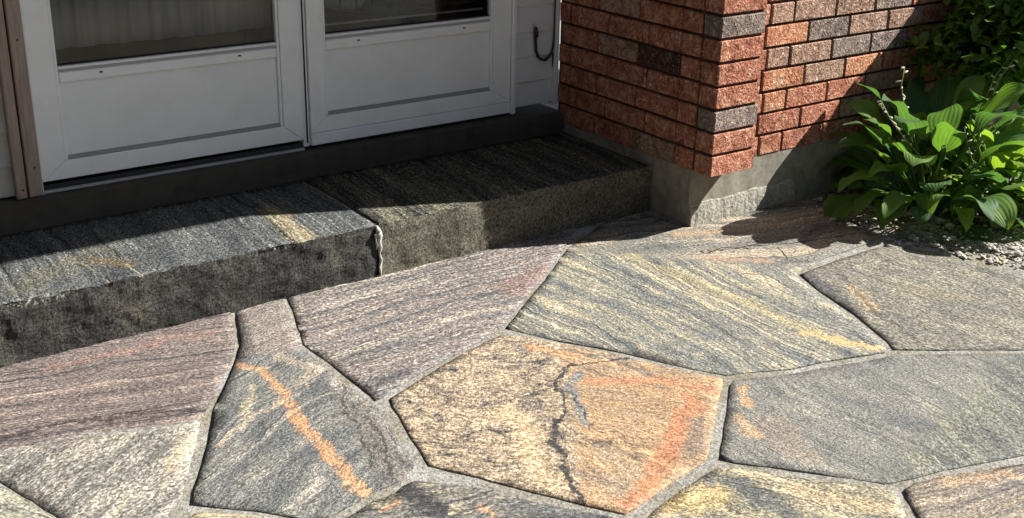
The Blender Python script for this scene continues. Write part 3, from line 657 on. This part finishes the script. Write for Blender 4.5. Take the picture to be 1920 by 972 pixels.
def siding(name, label, x0, x1, zs_, mat, top):
    t = thing(name, label, 'siding', ((x0+x1)/2, YD, zs_[0]))
    z = list(zs_)
    while z[-1] < top: z.append(z[-1]+.0935)
    for a, b in zip(z[:-1], z[1:]):
        bm = bmesh.new()                                   # each board leans out at its foot and laps over the one below
        pr = [(YD+.001, a), (YD-.0005, a+.004), (YD+.007, b+.004), (YD+.03, b+.004), (YD+.03, a+.003), (YD+.006, a+.0005)]
        L = [bm.verts.new((x0, y, zz)) for y, zz in pr]; R_ = [bm.verts.new((x1, y, zz)) for y, zz in pr]
        bm.faces.new(L); bm.faces.new(R_[::-1])
        for i in range(6): bm.faces.new((L[i], R_[i], R_[(i+1) % 6], L[(i+1) % 6]))
        place(new('siding_board', mesh_from(bm, 'siding_board'), mat, t), t)
    return t
sr = siding('siding_panel', 'narrow strip of pale lap siding between the door and the brick', -.187, -.022, [.268, .355, .447, .537, .631], M['siding'], 2.4)
box('corner_trim', -.0215, -.002, YD-.012, YD+.03, .258, 2.42, M['siding'], sr, .002)
siding('siding_panel', 'cream lap siding at the outer side of the beige casing', -8.5, -1.9215, [.249, .333, .432], M['siding_l'], 2.4)
hw = tag(box('upper_house_wall', -1.9215, -.189, YD-.001, YD+.1, ZTOP+.062, 2.43, M['siding'], None, 0), 'pale wall above the doors under the eave', 'wall')

# cable hanging on the siding
cb = thing('cable', 'black cable hooked in a loop on the pale siding', 'cable', (-.05, YD, .43))
kp = [(-.111, .530), (-.109, .495), (-.106, .468), (-.098, .448), (-.084, .436), (-.068, .431), (-.052, .438), (-.038, .452), (-.030, .475), (-.0265, .51), (-.0265, .56), (-.0262, .66), (-.0265, .85), (-.0262, 1.2), (-.026, 1.9)]
tube('cord', [(x, YD-.010, z) for x, z in kp], [.0055]*7+[.005, .0042, .0036, .0032, .003, .003, .003, .003], M['cable'], cb, 8)
tube('connector', [(-.108, YD-.012, .520), (-.110, YD-.013, .536), (-.113, YD-.014, .550), (-.115, YD-.014, .558)], [.007, .009, .008, .004], M['cable'], cb, 8)
tube('cord_tail', [(-.084, YD-.008, .434), (-.066, YD-.008, .428), (-.052, YD-.008, .427)], [.003, .003, .002], M['cable'], cb, 6)
tube('cord_tail', [(-.0285, YD-.008, .455), (-.0285, YD-.008, .43), (-.0285, YD-.008, .40)], [.003, .003, .002], M['cable'], cb, 6)

# ------------------------------------------------------------------ room behind the glass
bm = bmesh.new()
def quad(*p): bm.faces.new([bm.verts.new(q) for q in p])
RX0, RX1, RY0, RY1, RZ0, RZ1 = -3.4, -.03, .93, 4.0, .26, 2.42
quad((RX0, RY0, RZ0), (RX1, RY0, RZ0), (RX1, RY1, RZ0), (RX0, RY1, RZ0))
quad((RX0, RY0, RZ1), (RX1, RY0, RZ1), (RX1, RY1, RZ1), (RX0, RY1, RZ1))
quad((RX0, RY1, RZ0), (RX1, RY1, RZ0), (RX1, RY1, RZ1), (RX0, RY1, RZ1))
quad((RX0, RY0, RZ0), (RX0, RY1, RZ0), (RX0, RY1, RZ1), (RX0, RY0, RZ1))
quad((RX1, RY0, RZ0), (RX1, RY1, RZ0), (RX1, RY1, RZ1), (RX1, RY0, RZ1))
quad((RX0, RY0, RZ0), (-1.85, RY0, RZ0), (-1.85, RY0, RZ1), (RX0, RY0, RZ1))
quad((-1.85, RY0, ZTOP), (RX1, RY0, ZTOP), (RX1, RY0, RZ1), (-1.85, RY0, RZ1))
tag(new('room', mesh_from(bm, 'room'), M['interior']), kind='structure')
# curtain of soft vertical folds behind the left pane
cu = NB('curtain_cloth'); P = cu.pos(); cn = cu.noise(cu.vm('MULTIPLY', P, (14, 14, .6)), 3, 4).outputs['Fac']
M['curtain'] = cu.done(cu.mix(1.0, (.60, .58, .53, 1), cu.rng(cn, .3, .7, .8, 1.15), 'MULTIPLY'), .9)
bm = bmesh.new(); n = 150; cols = []
for i in range(n+1):
    u = i/n; x = -1.80+.74*u; ph = u*2*math.pi*8+1.2*math.sin(u*9)
    cols.append([bm.verts.new((x+.004*math.sin(ph*2+z*3), .935+.007*math.sin(ph)+.004*math.sin(ph*2.3+1)+.02*u, z+.002*math.sin(u*7))) for z in (.625, .68, .80, 1.0, 1.4, 2.1)])
for i in range(n):
    for k in range(5): bm.faces.new((cols[i][k], cols[i+1][k], cols[i+1][k+1], cols[i][k+1]))
tag(new('curtain', mesh_from(bm, 'curtain', True), M['curtain']), 'beige curtain hanging in folds behind the glass', 'curtain')
# low gate of dark rods behind the right pane, with a pale cushion at its back
gt = thing('indoor_gate', 'dark metal rod gate standing behind the glass of the right door', 'gate', (-.7, .95, .26))
M['rod'] = plain('dark_rod', (.03, .03, .028, 1), .4, .1)
for k in range(11): tube('rod', [(-.935+.060*k, .95, .645), (-.933+.060*k, .948, .8), (-.935+.060*k, .95, 1.05)], .0035, M['rod'], gt, 6)
tube('rail', [(-.97, .95, .643), (-.26, .95, .643)], .006, M['rod'], gt, 6)
tube('rail', [(-.97, .95, 1.05), (-.26, .95, 1.05)], .006, M['rod'], gt, 6)
for x in (-.965, -.265): tube('post', [(x, .95, .262), (x, .95, 1.06)], .008, M['rod'], gt, 8)
def cushion(name, loc, sx_, sy_, sz_, mat, rz=0):
    bm = bmesh.new(); bmesh.ops.create_cube(bm, size=2)
    bmesh.ops.subdivide_edges(bm, edges=bm.edges[:], cuts=6, use_grid_fill=True)
    for v in bm.verts:
        p = v.co; e = 4.0
        k = (abs(p.x)**e+abs(p.y)**e+abs(p.z)**e)**(1/e); p /= k
        p.y *= 1-.35*max(abs(p.x), abs(p.z))**3
        v.co = Vector((p.x*sx_, p.y*sy_, p.z*sz_))+Vector((0, 0, .01*noise.noise(p*3)))
    o = new(name, mesh_from(bm, name, True), mat); o.location = loc; o.rotation_euler = (-.15, rz, 0); return o
M['cushion'] = plain('cream_cushion', (.78, .72, .52, 1), .9, .12, 40, .3, .002)
tag(cushion('cushion', (-.80, 1.05, .80), .16, .07, .155, M['cushion'], .35), 'cream cushion leaning behind the rod gate', 'cushion')
st = thing('bench', 'dark bench under the cream cushion inside the room', 'bench', (-.7, 1.15, .26))
box('seat', -1.0, -.3, 1.0, 1.4, .60, .64, M['intfloor'], st, .004)
for x in (-.98, -.36):
    for y in (1.02, 1.34): box('leg', x, x+.05, y, y+.05, .262, .599, M['intfloor'], st, .003)

# ------------------------------------------------------------------ porch roof (its eave throws the shade on the step)
rf = thing('porch_roof', 'porch roof with eave and gutter sheltering the doors', 'roof', (-1, .2, 2.45))
YE = .546-.40/.90*(2.45-.16)
box('soffit', -8.7, 4.0, YE+.02, 3.0, 2.45, 2.47, M['roof'], rf, .002)
box('fascia', -8.7, 4.0, YE, YE+.018, 2.45, 2.62, M['roof'], rf, .002)
bm = bmesh.new(); ps = [(YE-.02, 2.64), (3.0, 3.6), (3.0, 3.63), (YE-.03, 2.67)]
A = [bm.verts.new((-8.7, y, z)) for y, z in ps]; B = [bm.verts.new((4.0, y, z)) for y, z in ps]
bm.faces.new(A); bm.faces.new(B[::-1])
for i in range(4): bm.faces.new((A[i], B[i], B[(i+1) % 4], A[(i+1) % 4]))
place(new('shingles', mesh_from(bm, 'shingles'), M['shingle'], rf), rf)

# ------------------------------------------------------------------ garden bed beside the wall
bd = NB('bed_gravel'); P = bd.pos()
v1 = bd.n('ShaderNodeTexVoronoi', Vector=P, Scale=95); n1 = bd.noise(P, 12, 5, .65).outputs['Fac']; n2 = bd.noise(P, 220, 3, .6).outputs['Fac']
c = bd.ramp(bd.n('ShaderNodeSeparateColor', Color=v1.outputs['Color']).outputs[0], [(0, lin(96, 90, 82)), (.5, lin(146, 140, 130)), (1, lin(186, 180, 168))])
c = bd.mix(1.0, c, bd.rng(n1, .3, .7, .7, 1.1), 'MULTIPLY'); c = bd.mix(1.0, c, bd.rng(n2, .3, .7, .6, 1.3), 'MULTIPLY')
M['bed'] = bd.done(c, .95, bd.bump(bd.math('SUBTRACT', 1.0, bd.math('MULTIPLY', v1.outputs['Distance'], 1.4)), .9, .008), .1)
bm = bmesh.new(); nx, ny = 90, 70
bx0, bx1, by0, by1 = .405, 3.2, -2.4, .12
g = [[bm.verts.new((bx0+(bx1-bx0)*(i/nx)**1.5, by0+(by1-by0)*j/ny, 0)) for i in range(nx+1)] for j in range(ny+1)]
for j in range(ny):
    for i in range(nx):
        x, y = g[j][i].co.x, g[j][i].co.y
        if y < -.45-max(0, x-.45)*2.45: continue
        bm.faces.new((g[j][i], g[j][i+1], g[j+1][i+1], g[j+1][i]))
bmesh.ops.delete(bm, geom=[v for v in bm.verts if not v.link_faces], context='VERTS')
for v in bm.verts: v.co.z = -.016+.008*noise.noise(v.co*6)+.006*noise.noise(v.co*24)+min(.03, max(0, v.co.x-.6)*.05)
tag(new('garden_bed', mesh_from(bm, 'garden_bed', True), M['bed']), kind='structure')
pb = plain('pebbles', (.30, .285, .255, 1), .85, .5, 28, .5, .003, .2)
bm = bmesh.new(); rr = random.Random(11)
for _ in range(1500):
    x = .45+rr.random()**1.2*1.1; y = rr.uniform(-1.3, .05)
    if y < -.41-max(0, x-.46)*2.4: continue
    r = rr.uniform(.003, .008) if rr.random() < .9 else rr.uniform(.008, .016)
    bmesh.ops.create_icosphere(bm, subdivisions=1, radius=r, matrix=Matrix.Translation((x, y, .002+min(.03, max(0, x-.6)*.05))) @ Matrix.Rotation(rr.uniform(0, 3), 4, 'Z') @ Matrix.Diagonal((1.3, .9, .65, 1)))
tag(new('pebbles', mesh_from(bm, 'pebbles'), pb), 'loose grey gravel on the garden bed', 'gravel', kind='stuff')

# ------------------------------------------------------------------ plants
def leaf_mat(name, c1, c2, tl, rough=.38, veins=15):
    b = NB(name); oi = b.n('ShaderNodeObjectInfo').outputs['Random']
    uv = b.n('ShaderNodeUVMap').outputs[0]; sp = b.n('ShaderNodeSeparateXYZ', Vector=uv)
    u = sp.outputs[0]; n = b.noise(b.pos(), 28, 3).outputs['Fac']
    wv = b.math('SINE', b.math('MULTIPLY', u, veins*math.pi))
    mid = b.rng(b.math('ABSOLUTE', b.math('SUBTRACT', u, .5)), .0, .03, 1, 0)
    c = b.mix(b.math('ADD', b.math('MULTIPLY', n, .6), b.math('MULTIPLY', oi, .4)), c1, c2)
    sp_ = b.noise(b.pos(), 55, 4, .7).outputs['Fac']; c = b.mix(b.math('MULTIPLY', b.rng(sp_, .62, .70), b.rng(oi, .5, .9)), c, (.20, .15, .05, 1))
    c = b.mix(b.rng(wv, .5, 1, 0, .10), c, tl); c = b.mix(b.math('MULTIPLY', mid, .4), c, tl)
    nr = b.bump(b.math('ADD', wv, b.math('MULTIPLY', n, 1.2)), .3, .0018)
    b.done(c, rough, nr, .16)
    t = b.n('ShaderNodeBsdfTranslucent', Color=b.mix(1.0, c, (1.35, 1.5, .55, 1), 'MULTIPLY'), Normal=nr).outputs[0]
    mx = b.n('ShaderNodeMixShader', _0=.45, _1=b.p.outputs[0], _2=t)
    b.nt.links.new(mx.outputs[0], b.out.inputs['Surface']); return b.m
M['hosta'] = leaf_mat('hosta_leaf', (.07, .15, .035, 1), (.15, .25, .06, 1), (.24, .31, .13, 1), .58)
M['hosta_y'] = leaf_mat('hosta_leaf_bright', (.13, .24, .035, 1), (.24, .34, .06, 1), (.32, .38, .14, 1), .5)
M['hosta_b'] = leaf_mat('hosta_leaf_blue', (.045, .105, .04, 1), (.09, .17, .065, 1), (.16, .22, .12, 1), .55)
M['shrub'] = leaf_mat('shrub_leaf', (.06, .13, .025, 1), (.14, .24, .045, 1), (.16, .25, .07, 1), .45, 0)
M['stalk'] = plain('green_stalk', (.16, .22, .06, 1), .6, .15)
M['bud'] = plain('dry_bud', (.52, .50, .38, 1), .8, .2, 200)
M['stem'] = plain('brown_stem', (.10, .075, .05, 1), .9, .3, 60, .6, .002)

def hosta_leaf(base, az, el, Lp, Lb, W, droop, fold=.25, twist=0.0, seed=0, parent=None, mat='hosta'):
    """petiole arching into a broad ribbed blade"""
    rr = random.Random(seed); bm = bmesh.new(); uvl = bm.loops.layers.uv.new('UVMap')
    fw = Vector((math.cos(az), math.sin(az), 0)); up = Vector((0, 0, 1)); side = Vector((-math.sin(az), math.cos(az), 0))
    p = Vector(base); th = el; path = [(p.copy(), th)]
    np_, nb = 6, 14
    for i in range(np_):
        th -= droop*.30/np_; p = p+(fw*math.cos(th)+up*math.sin(th))*(Lp/np_); path.append((p.copy(), th))
    pet = [q for q, _ in path]
    tube_bm(bm, pet, [.0048-.0018*i/np_ for i in range(np_+1)], 5)
    nv = 8; grid = []; wob = rr.uniform(0, 6); amp = rr.uniform(.08, .34)
    for i in range(nb+1):
        t = i/nb
        if i: th -= droop*(.25+1.0*t)/nb; p = p+(fw*math.cos(th)+up*math.sin(th))*(Lb/nb)
        tt = min(max(t, .004), .996)
        sh = (tt**.42)*((1-tt)**.78)*1.72
        nrm = (up*math.cos(th)-fw*math.sin(th)); row = []
        s2 = (side*math.cos(twist*t)+nrm*math.sin(twist*t)); n2 = (nrm*math.cos(twist*t)-side*math.sin(twist*t))
        for k in range(-nv//2, nv//2+1):
            v = k/(nv/2); wd = W/2*sh
            hgt = fold*abs(v)*wd + amp*wd*math.sin(t*9+wob+(1.5 if v > 0 else 0))*v*v - .18*wd*(1-math.cos(v*1.4))
            back = -(1-t)**4*v*v*.17*Lb
            row.append(bm.verts.new(p+s2*(v*wd)+n2*hgt+(fw*math.cos(th)+up*math.sin(th))*back))
        grid.append(row)
    for i in range(nb):
        for k in range(nv):
            f = bm.faces.new((grid[i][k], grid[i][k+1], grid[i+1][k+1], grid[i+1][k])); f.smooth = True
            for l, (a, b_) in zip(f.loops, ((k, i), (k+1, i), (k+1, i+1), (k, i+1))): l[uvl].uv = (a/nv, b_/nb)
    me = bpy.data.meshes.new('leaf'); bm.to_mesh(me); bm.free()
    for q in me.polygons: q.use_smooth = True
    return place(new('leaf', me, M[mat], parent), parent)

def hosta(center, n, label, seed, big=1.0, az_rng=(0, 2*math.pi), mats=('hosta',), lean=0):
    t = thing('hosta', label, 'plant', (center[0], center[1], 0), 'hosta clumps in the bed'); rr = random.Random(seed)
    for i in range(n):
        u = (i+.5)/n; az = az_rng[0]+(az_rng[1]-az_rng[0])*((i*.618034) % 1)+rr.uniform(-.2, .2)
        el = math.radians(82-52*u+rr.uniform(-8, 8))
        Lp = (.34-.17*u)*big*rr.uniform(.85, 1.15); Lb = rr.uniform(.12, .185)*big; W = Lb*rr.uniform(.72, .96)
        r0 = .02+.06*u
        hosta_leaf((center[0]+r0*math.cos(az), center[1]+r0*math.sin(az), .0), az, el, Lp, Lb, W, 1.0+.8*u+rr.uniform(-.2, .3), rr.uniform(.05, .5), rr.uniform(-.9, .9), seed*100+i, t, rr.choice(mats))
    return t
h1 = hosta((.84, -.23), 64, 'leafy hosta clump spilling over the flagstones by the brick wall', 1, 1.0, mats=('hosta', 'hosta', 'hosta_b'))
h2 = hosta((1.08, -.36), 60, 'bright green hosta clump at the gravel edge of the bed', 2, .72, mats=('hosta', 'hosta_y', 'hosta_y'))
h3 = hosta((1.12, -.12), 24, 'dark hosta clump close to the brick wall behind the others', 3, 1.05, mats=('hosta_b', 'hosta'))
# single leaves that stand out: the lit one drooping onto the stone, long ones reaching left
hosta_leaf((.80, -.36, .02), math.radians(225), math.radians(48), .13, .15, .075, 1.7, .2, .2, 901, h1, 'hosta_y')
hosta_leaf((.78, -.22, .02), math.radians(178), math.radians(46), .26, .19, .10, 1.45, .25, .2, 902, h1, 'hosta')
hosta_leaf((.78, -.26, .02), math.radians(196), math.radians(40), .22, .18, .10, 1.4, .25, -.2, 903, h1, 'hosta')
hosta_leaf((.78, -.24, .02), math.radians(186), math.radians(58), .26, .16, .09, 1.6, .25, .1, 904, h1, 'hosta')
hosta_leaf((.80, -.20, .02), math.radians(170), math.radians(66), .30, .20, .13, 1.2, .3, .2, 905, h1, 'hosta_b')

def stalk(parent, pts, seed, nb=9):
    """flower stalk with a few withered bells"""
    rr = random.Random(seed); pts = [Vector(p) for p in pts]
    s = tube('flower_stalk', pts, [.0032-.0015*i/(len(pts)-1) for i in range(len(pts))], M['stalk'], parent, 5)
    bm = bmesh.new()
    for i in range(nb):
        u = .45+.55*i/(nb-1); k = min(int(u*(len(pts)-1)), len(pts)-2); f = u*(len(pts)-1)-k
        p = pts[k].lerp(pts[k+1], f); a = rr.uniform(0, 6.28)
        d = Vector((math.cos(a), math.sin(a), rr.uniform(-.6, .4)))*rr.uniform(.010, .020)
        tube_bm(bm, [p, p+d*.6, p+d, p+d*1.35], [.0012, .0032, .0042, .0010], 5)
    place(new('dry_flowers', mesh_from(bm, 'dry_flowers', True), M['bud'], parent), parent)['kind'] = 'stuff'
Hp = lambda x, y, Y: tuple(at((x, y), 1, Y))
stalk(h1, [(.80, -.26, .1), Hp(1745, 318, -.30), Hp(1700, 265, -.31), Hp(1668, 222, -.32), Hp(1652, 190, -.32)], 1, 11)
stalk(h1, [(.82, -.22, .1), Hp(1710, 240, -.22), Hp(1694, 195, -.22), Hp(1690, 160, -.22), Hp(1696, 126, -.22)], 2, 7)
stalk(h1, [(.86, -.28, .05), Hp(1822, 260, -.30), Hp(1838, 205, -.30), Hp(1868, 140, -.30), Hp(1905, 90, -.30)], 3, 7)
stalk(h1, [(.88, -.30, .05), Hp(1838, 270, -.32), Hp(1852, 205, -.32), Hp(1872, 150, -.32), Hp(1900, 112, -.32)], 4, 7)
stalk(h2, [(1.10, -.38, .05), Hp(1822, 300, -.36), Hp(1812, 262, -.36), Hp(1808, 240, -.36)], 5, 4)

# leafy shrub rising beside the wall, mostly outside the picture
sh = thing('shrub', 'leafy green shrub rising beside the brick wall behind the hostas', 'shrub', (1.75, -.22, 0)); rr = random.Random(5)
tips = []
for k in range(12):
    a = rr.uniform(0, 6.28); b0 = Vector((1.75+.10*math.cos(a), -.22+.06*math.sin(a), -.02))
    e = Vector((1.75+rr.uniform(-.65, .7), -.22+rr.uniform(-.26, .24), rr.uniform(.8, 1.5)))
    if e.x-e.z < .5: e.z = e.x-.5
    mdl = b0.lerp(e, .5)+Vector((0, 0, .10))
    tube('stem', [b0, b0.lerp(mdl, .5)+Vector((0, 0, .05)), mdl, mdl.lerp(e, .5)+Vector((0, 0, .04)), e], [.011, .009, .007, .005, .002], M['stem'], sh, 6)
bm = bmesh.new(); uvl = bm.loops.layers.uv.new('UVMap'); cnt = 0
while cnt < 12500:
    x = rr.uniform(.98, 2.7); y = rr.uniform(-.95, .06); z = rr.uniform(.30, 1.75)
    if cnt > 9900: x = rr.uniform(1.05, 1.55); y = rr.uniform(-.42, .05); z = .93*(x-.43)-rr.uniform(.02, .5)
    elif cnt > 9500: x = rr.uniform(1.08, 1.55); y = rr.uniform(-.30, -.02); z = .90*(x-.43)+rr.uniform(-.05, .03)
    lim = .93*(x-.43)-.22*min(1, max(0, (x-1.42)/.25))+.06*noise.noise(Vector((x*7, y*7, z*7)))
    if (z > lim and not 9500 < cnt <= 9900) or y+.42*z < -.10+.05*noise.noise(Vector((x*5, y*5, z*5+9))) or (x < 1.35 and z < .42): continue
    if noise.noise(Vector((x, y, z))*6.5) < -.2 and rr.random() < .85: continue
    d = Vector((rr.uniform(-1, 1), rr.uniform(-1, 1), rr.uniform(-.7, .35))).normalized(); L = rr.uniform(.034, .066)
    s = d.cross(Vector((rr.uniform(-.3, .3), rr.uniform(-.3, .3), 1))).normalized(); n_ = s.cross(d); w_ = L*.27; c0 = Vector((x, y, z))
    P_ = [c0, c0+d*L*.3+s*w_+n_*w_*.35, c0+d*L*.7+s*w_*.8+n_*w_*.2-n_*L*.05, c0+d*L-n_*L*.14, c0+d*L*.7-s*w_*.8+n_*w_*.2-n_*L*.05, c0+d*L*.3-s*w_+n_*w_*.35, c0+d*L*.5]
    vs_ = [bm.verts.new(p) for p in P_]
    for ids in ((0, 1, 6), (1, 2, 6), (2, 3, 6), (3, 4, 6), (4, 5, 6), (5, 0, 6)):
        f = bm.faces.new([vs_[i] for i in ids]); f.smooth = True
        for l, i in zip(f.loops, ids): l[uvl].uv = (.5 if i in (0, 3, 6) else (.8 if i in (1, 2) else .2), .5)
    cnt += 1
me = bpy.data.meshes.new('foliage'); bm.to_mesh(me); bm.free()
o = place(new('foliage', me, M['shrub'], sh), sh); o['kind'] = 'stuff'
# dry petiole lying on the stones
tag(tube('dry_stem', [(.60, -.17, .012), (.64, -.23, .016), (.70, -.30, .03), (.74, -.30, .05)], [.0022, .002, .0018, .0012], M['stalk']), 'thin dry stem lying on the shaded stone under the hosta', 'stem')

# ------------------------------------------------------------------ unseen house behind the camera, added to block sky light
nb_ = thing('sky_blocking_house', 'unseen tall pale sided house added to block sky light', 'house', (-1, -6.4, 0))
box('wall', -11, 9, -6.9, -6.4, -.1, 6.0, M['siding_l'], nb_, 0)
bm = bmesh.new(); ps = [(-6.05, 5.85), (-6.05, 6.05), (-10, 8.2), (-10, 5.85)]
A = [bm.verts.new((-11.4, y, z)) for y, z in ps]; B = [bm.verts.new((9.4, y, z)) for y, z in ps]
bm.faces.new(A); bm.faces.new(B[::-1])
for i in range(4): bm.faces.new((A[i], B[i], B[(i+1) % 4], A[(i+1) % 4]))
place(new('roof', mesh_from(bm, 'roof'), M['shingle'], nb_), nb_)
for x in (-8, -4.2, .6, 4.6):
    for z in (1.0, 3.7):
        wn_ = box('window', x, x+1.2, -6.39, -6.36, z, z+1.3, M['thresh_dark'], nb_, 0)
        fo = box('window_frame', x-.06, x+1.26, -6.395, -6.37, z-.06, z+1.36, M['door'], None, 0); fo.parent = wn_; fo.location = (0, 0, 0)

# dry litter on the gravel
lm = plain('dry_litter', (.42, .36, .25, 1), .9, .4, 60)
bm = bmesh.new(); rr = random.Random(21)
for _ in range(260):
    x = rr.uniform(.52, 1.35); y = rr.uniform(-.95, -.15)
    if y < -.40-max(0, x-.46)*2.4: continue
    a = rr.uniform(0, 6.28); L = rr.uniform(.008, .026); w_ = L*rr.uniform(.15, .45); h_ = rr.uniform(.002, .012)
    d = Vector((math.cos(a), math.sin(a), 0)); n_ = Vector((-d.y, d.x, 0)); o = Vector((x, y, .006+min(.03, max(0, x-.6)*.05)))
    q = [bm.verts.new(o-d*L), bm.verts.new(o+n_*w_+Vector((0, 0, h_))), bm.verts.new(o+d*L+Vector((0, 0, h_*.6))), bm.verts.new(o-n_*w_+Vector((0, 0, h_*.4)))]
    bm.faces.new(q[:3]); bm.faces.new((q[0], q[2], q[3]))
tag(new('leaf_litter', mesh_from(bm, 'leaf_litter'), lm), 'dry pale leaf scraps scattered over the gravel bed', 'leaf litter', kind='stuff')
# low weeds with small bright leaves at the edge of the gravel
for wi, (x, y) in enumerate(((1.02, -.52), (1.10, -.46), (.93, -.45), (1.17, -.52), (1.00, -.40))):
    t = thing('weed', ['low bright weed at the foot of the hosta clump', 'low bright weed under the drooping hosta leaves', 'low bright weed nearest the flagstone edge', 'low bright weed out in the open gravel', 'low bright weed between the two hosta clumps'][wi], 'weed', (x, y, .01), 'weeds in the gravel'); rr = random.Random(50+wi)
    for i in range(11):
        az = i*2.4+rr.uniform(-.4, .4)
        hosta_leaf((x, y, .01), az, math.radians(rr.uniform(35, 80)), rr.uniform(.03, .09), rr.uniform(.035, .065), rr.uniform(.02, .032), rr.uniform(.8, 1.8), .3, rr.uniform(-.8, .8), 700+wi*20+i, t, 'hosta_y')

# ------------------------------------------------------------------ unseen dark board screen, added to cut light on the left-facing brick
scm = plain('shade_screen_boards', (.045, .034, .026, 1), .85, .3, 20, .4, .002, .1, stretch=(1, 6, .6))
sc = thing('shade_screen', 'unseen dark board screen added to cut light from the left', 'screen', (-3.5, -1.0, 0))
for k in range(22):
    y = -2.45+.145*k
    box('board', -3.52+(.004 if k % 2 else 0), -3.50, y, y+.138, .02, 2.30, scm, sc, .002)
for y in (-2.47, -.9, .70): box('post', -3.60, -3.525, y, y+.08, -.06, 2.36, scm, sc, .003)
for z in (.3, 1.9): box('rail', -3.56, -3.522, -2.38, .69, z, z+.07, scm, sc, .003)
